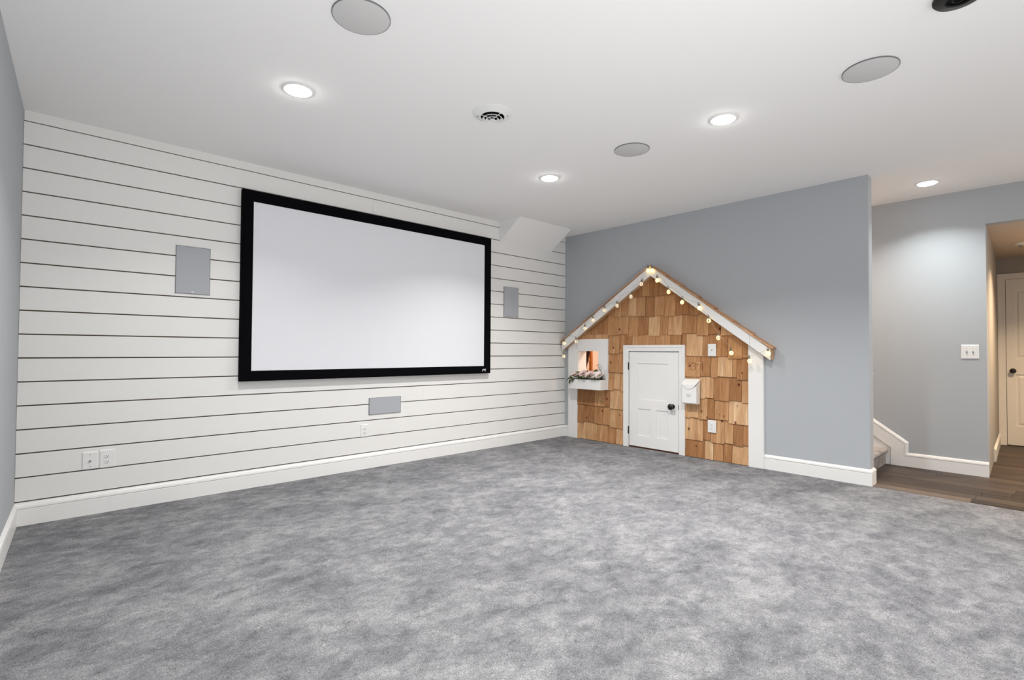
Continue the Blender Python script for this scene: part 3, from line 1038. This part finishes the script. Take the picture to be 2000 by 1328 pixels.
# cubby behind the window
cb = thing('playhouse_interior', 'warm lit wooden room seen through the small playhouse window', 'playroom', (0.6, -0.6, 0.0))
o6 = (0.6, -0.6, 0)
def cbp(nm, mt, bx_, bev=0.0):
    MB().box(*bx_).build(nm, mt, cb, bev, off=o6)
cbp('back_board', M_ply, (0.80, 0.82, -0.52, -0.05, 0.35, 1.62))
cbp('back_board', M_ply, (0.80, 0.82, -1.9, -0.525, 0.35, 1.62))
cbp('side_board', M_ply, (0.13, 0.82, -0.045, -0.03, 0.35, 1.62))
cbp('side_board', M_ply, (0.13, 0.82, -1.92, -1.90, 0.35, 1.62))
cbp('floor_board', M_ply, (0.13, 0.82, -1.92, -0.03, 0.33, 0.35))
cbp('roof_board', M_ply, (0.13, 0.82, -1.92, -0.03, 1.62, 1.64))
cbp('stud', M_stud, (0.476, 0.512, -0.080, -0.0455, 0.35, 1.62))
cbp('stud', M_stud, (0.30, 0.336, -0.080, -0.0455, 0.35, 1.62))
cbp('rail', M_stud, (0.337, 0.475, -0.070, -0.0455, 1.02, 1.055))
cur = MB()
rows_ = []
for zt, wd_ in ((1.19, .110), (1.10, .085), (1.00, .056), (0.92, .032), (0.86, .016)):
    rows_.append([(0.215 + 0.007 * math.sin(i * 1.6), -0.168 - (i / 14) * wd_, zt) for i in range(15)])
for r_ in range(4):
    cur.face_set(rows_[r_] + rows_[r_ + 1], [(i, i + 1, 16 + i, 15 + i) for i in range(14)])
cur.build('curtain', M_curtain, cb, smooth=True, off=o6)
lp = bpy.data.lights.new('light_cubby', 'POINT')
lp.energy = 9.5
lp.color = (1.0, 0.80, 0.64)
lp.shadow_soft_size = 0.06
lpo = bpy.data.objects.new('light_cubby', lp)
COL.objects.link(lpo)
lpo.location = (0.45, -1.0, 1.45)

# mailbox
mb_ = thing('mailbox', 'white metal wall mailbox on the shingles right of the small door', 'mailbox', (-0.0265, -1.888, 0.590), RIGHT)
wM, hM, dM = 0.083, 0.255, 0.085
prof = [(0.0, 0.0), (-dM * 0.80, 0.0), (-dM, 0.012), (-dM, 0.185), (-0.006, 0.262), (0.0, 0.262)]
MB().prism(prof, lambda d, z: (-wM, d, z), lambda d, z: (wM, d, z)).build('body', M_trim, mb_, 0.003, seg=2)
lid = MB()
nn = 14
fr_, bk_ = [], []
for i in range(nn + 1):
    x_ = -wM - 0.003 + (2 * wM + 0.006) * i / nn
    u_ = x_ / wM
    zz = 0.165 + 0.055 * u_ * u_
    dd = -dM - 0.006
    fr_.append((x_, dd, zz))
top_f = [(x_, -dM - 0.006, 0.2285) for x_, _, _ in fr_]
mid_b = [(x_, -0.004, 0.272) for x_, _, _ in fr_]
n1 = nn + 1
# sloping lid with a curved apron
vs = fr_ + [(p[0], -dM - 0.006, max(p[2] + 0.001, 0.212)) for p in fr_] + mid_b
fs = []
for i in range(nn):
    fs += [(i, i + 1, n1 + i + 1, n1 + i), (n1 + i, n1 + i + 1, 2 * n1 + i + 1, 2 * n1 + i)]
lid.face_set(vs, fs)
lo = lid.build('lid', M_trim, mb_)
sm = lo.modifiers.new('thickness', 'SOLIDIFY')
sm.thickness = 0.004
emb = MB()
for a, b, zt in ((-0.030, -0.012, 0.100), (-0.008, 0.004, 0.100), (0.008, 0.022, 0.100), (-0.022, -0.006, 0.084), (-0.002, 0.010, 0.084)):
    emb.box(a, b, -dM - 0.0018, -dM + 0.001, zt - 0.004, zt + 0.004)
emb.build('embossed_lettering', paint('emboss_grey', rgb(176, 176, 174), 0.5), mb_)

# window box
pb = thing('window_box', 'white wooden flower box under the small playhouse window', 'planter', (-0.0305, -0.485, 0.672), RIGHT)
wB, dB, hB = 0.252, 0.150, 0.128
for nm, bx_ in (('front_board', (-wB, wB, -dB, -dB + 0.014, 0, hB)), ('back_board', (-wB, wB, -0.012, -0.0005, 0.0, hB)),
                ('end_board', (-wB, -wB + 0.014, -dB + 0.0145, -0.0125, 0, hB)), ('end_board', (wB - 0.014, wB, -dB + 0.0145, -0.0125, 0, hB)),
                ('bottom_board', (-wB + 0.0145, wB - 0.0145, -dB + 0.0145, -0.0125, 0, 0.012))):
    MB().box(*bx_).build(nm, M_trim, pb, 0.0015)
# flowers
fa = thing('flower_arrangement', 'artificial pink blooms and ivy leaves filling the white window box', 'flowers', (-0.0305, -0.485, 0.790), RIGHT)
random.seed(5)
MB().box(-wB + 0.016, wB - 0.016, -dB + 0.016, -0.014, -0.09, 0.016).build('moss_bed', M_foam, fa)

def bloom(c, R_, mt):
    q_ = MB()
    c = Vector(c)
    for ring, (n_, tilt, len_) in enumerate(((9, 0.35, 1.0), (9, 0.7, 0.85), (7, 1.05, 0.65), (5, 1.35, 0.45))):
        for i in range(n_):
            an = 2 * PI * (i + 0.5 * ring) / n_ + random.uniform(-.15, .15)
            out = Vector((math.cos(an), math.sin(an), 0))
            tan = Vector((-math.sin(an), math.cos(an), 0))
            L_ = R_ * len_
            w_ = L_ * 0.48
            up = Vector((0, 0, 1))
            dirv = out * math.cos(tilt) + up * math.sin(tilt)
            p0 = c
            p1 = c + dirv * L_ * 0.55
            p2 = c + (out * math.cos(tilt * 0.8) + up * math.sin(tilt * 0.8)) * L_
            cup = up * L_ * 0.10
            vs_ = [p0, p1 - tan * w_ + cup, p1, p1 + tan * w_ + cup, p2 - tan * w_ * 0.6 + cup, p2 + up * 0.002, p2 + tan * w_ * 0.6 + cup]
            q_.face_set(vs_, [(0, 2, 1), (0, 3, 2), (1, 2, 5, 4), (2, 3, 6, 5)])
    # rotate whole bloom a bit towards the room
    ax = Matrix.Rotation(-0.75, 3, 'X')
    ax = Matrix.Rotation(0.75, 3, 'X')
    q_.v = [tuple(c + ax @ (Vector(v) - c)) for v in q_.v]
    return q_.build('bloom', mt, fa, smooth=True)

def leaf(c, L_, yaw_, pit, rol, mt):
    """lobed ivy leaf, slightly folded along its midrib"""
    ol = [(0, 0), (.30, -.05), (.52, .18), (.30, .38), (.40, .62), (.16, .66), (0, 1.0)]
    pts = [(x_, y_) for x_, y_ in ol] + [(-x_, y_) for x_, y_ in ol[-2:0:-1]]
    rot = Matrix.Rotation(yaw_, 3, 'Z') @ Matrix.Rotation(pit, 3, 'X') @ Matrix.Rotation(rol, 3, 'Y')
    vs_ = [Vector(c) + rot @ Vector((x_ * L_, y_ * L_, abs(x_) * L_ * 0.35 - 0.22 * L_ * y_ * y_)) for x_, y_ in pts]
    mid = [Vector(c) + rot @ Vector((0, .4 * L_, -0.03 * L_))]
    n_ = len(pts)
    q_ = MB().face_set(vs_ + mid, [(i, (i + 1) % n_, n_) for i in range(n_)])
    o_ = q_.build('leaf', mt, fa)
    return o_

# local x measured from the box centre (0.485 along the wall), z above 0.79
B = lambda s_: s_ - 0.485
for s_, d_, z_, R_, mt in ((.41, -.080, .075, .060, M_petal), (.52, -.085, .062, .062, M_petal), (.675, -.075, .065, .066, M_petalw), (.270, -.085, .055, .046, M_petal),
                           (.335, -.045, .060, .040, M_petalw), (.600, -.060, .080, .040, M_petalw), (.590, -.120, .028, .030, M_petalw), (.470, -.125, .025, .028, M_petal)):
    bloom((B(s_), d_, z_), R_, mt)
random.seed(21)
lf = [(.255, -.13, .045, 2.6), (.275, -.145, .030, 3.0), (.300, -.150, .020, 3.4), (.285, -.12, .06, 2.2), (.330, -.11, .085, 0.8), (.345, -.10, .095, 0.2),
      (.375, -.13, .045, 2.9), (.395, -.14, .030, 3.5), (.42, -.145, .022, 2.7), (.445, -.14, .030, 3.3), (.480, -.145, .018, 3.0), (.515, -.145, .020, 2.6),
      (.545, -.14, .035, 3.6), (.565, -.13, .060, 3.0), (.585, -.14, .050, 2.6), (.61, -.145, .030, 3.3), (.635, -.145, .022, 2.9), (.66, -.145, .020, 3.5),
      (.685, -.14, .022, 2.8), (.705, -.13, .026, 3.4), (.60, -.05, .110, 0.5), (.57, -.04, .10, -0.4), (.45, -.05, .085, 0.2), (.305, -.06, .08, 0.4),
      (.265, -.158, -.012, 3.1), (.242, -.15, .012, 2.2), (.715, -.10, .020, 4.2), (.69, -.06, .030, 4.6), (.36, -.06, .07, 5.4), (.50, -.05, .07, 0.9)]
for i, (s_, d_, z_, yw) in enumerate(lf):
    leaf((B(s_), d_, z_), random.uniform(.045, .068), yw + random.uniform(-.3, .3), (random.uniform(-1.0, -0.4) if s_ < .31 else random.uniform(-0.45, 0.25)) if d_ < -.1 else random.uniform(.3, 1.0), random.uniform(-.3, .3),
         M_leafpale if i % 5 == 3 else M_leaf)
for i in range(20):
    leaf((B(.275 + .022 * i), random.uniform(-.125, -.06), random.uniform(.018, .050)), random.uniform(.04, .058), random.uniform(2.0, 4.3), random.uniform(-.35, .5),
         random.uniform(-.4, .4), M_leafpale if i % 6 == 2 else M_leaf)
tw = MB()
pts = [(B(.69) + .0, -.06, .03), (B(.715), -.08, .085), (B(.70), -.085, .12), (B(.675), -.085, .15), (B(.655), -.085, .185), (B(.665), -.09, .205), (B(.69), -.09, .20)]
tw.tube(pts, .0028, 5)
tw.tube([(B(.690), -.085, .135), (B(.712), -.09, .15), (B(.715), -.09, .175), (B(.695), -.09, .185), (B(.680), -.09, .17)], .0024, 5)
tw.tube([(B(.655), -.085, .185), (B(.640), -.085, .20), (B(.625), -.085, .19)], .002, 5)
tw.build('tendril', M_twig, fa)

# ------------------------------------------------------------------ string lights on the rake boards
sg = thing('string_lights', 'string of warm globe bulbs along the white roof edge of the playhouse', 'string lights', (0, -PC, 0), RIGHT)
bulbs = [(.066, 1.091, -.10), (.089, 1.266, -.12), (.298, 1.291, -.12), (.445, 1.457, -.12), (.572, 1.560, -.12), (.750, 1.678, -.12), (.948, 1.725, -.12), (1.146, 1.823, -.12),
         (1.291, 1.960, -.12), (1.385, 2.111, -.125), (1.440, 2.105, -.125), (1.501, 1.983, -.12), (1.646, 1.839, -.12), (1.812, 1.711, -.12), (2.015, 1.634, -.12),
         (2.118, 1.495, -.12), (2.219, 1.310, -.115), (2.349, 1.153, -.10), (2.543, 1.073, -.12), (2.722, 1.150, -.127)]
GR = 0.0235
bm_g = MB().lathe([(0.0075, 0.022), (0.0140, 0.019), (0.0200, 0.0125), (0.0235, 0.001), (0.0215, -0.0105), (0.0150, -0.0185), (0.0070, -0.0228), (0.0003, -0.0236)], 16, cap=False)
bm_s = MB().lathe([(0.0003, 0.040), (0.0060, 0.040), (0.0085, 0.036), (0.0085, 0.021), (0.0003, 0.021)], 12, cap=False)
bm_s.ring_torus(0.0085, 0.0018, (0, 0, 0.046), 'Y', 14, 5)
bm_f = MB()
for i in range(6):
    an = 2 * PI * i / 6
    c, s = math.cos(an), math.sin(an)
    bm_f.tube([(0.003 * c, 0.003 * s, 0.020), (0.0145 * c, 0.0145 * s, 0.008), (0.0155 * c, 0.0155 * s, -0.006), (0.006 * c, 0.006 * s, -0.017)], 0.0025, 5)
protos = None
wire = []
for i, (s_, z_, d_) in enumerate(bulbs):
    if protos is None:
        g_ = bm_g.build('bulb', M_glass, sg, smooth=True)
        k_ = bm_s.build('socket', M_sock, g_, smooth=True)
        f_ = bm_f.build('filament', M_fil_dim, g_)
        protos = (g_, k_, f_)
    else:
        g_ = protos[0].copy()
        COL.objects.link(g_)
        g_.parent = sg
        for ch in protos[1:]:
            c_ = ch.copy()
            COL.objects.link(c_)
            c_.parent = g_
    if i == 9:
        lit = protos[2].data.copy()
        lit.materials[0] = M_fil
    if i >= 9:
        for ch in g_.children:
            if ch.name.startswith('filament'):
                ch.data = lit
    g_.location = (s_ - PC, d_, z_)
    g_.scale = (1.2, 1.2, 1.2)
    g_.rotation_euler = (random.uniform(-.15, .15), random.uniform(-.25, .25), random.uniform(0, 3))
    wire.append(Vector((s_ - PC, d_ + 0.004, z_ + 0.050)))
path = []
for i in range(len(wire) - 1):
    a, b = wire[i], wire[i + 1]
    # the wire runs up over the board face between bulbs where it is hooked, and sags where it hangs free
    lift = -0.02 if i >= 13 or i == 9 else 0.035
    for k_ in range(8):
        t_ = k_ / 8
        p = a.lerp(b, t_)
        p.z += lift * math.sin(PI * t_) * (0.7 + 0.6 * math.sin(i * 2.3))
        path.append(p)
path.append(wire[-1])
MB().tube(path, 0.0014, 5).build('wire', M_wire, sg)
for i, (s_, z_, d_) in enumerate(bulbs):
    lg_ = bpy.data.lights.new('light_bulb', 'POINT')
    lg_.energy = 0.014 if i >= 9 else 0.003
    lg_.color = (1.0, 0.72, 0.36)
    lg_.shadow_soft_size = 0.012
    o_ = bpy.data.objects.new('light_bulb', lg_)
    COL.objects.link(o_)
    o_.location = (d_ , -s_, z_ - 0.002)
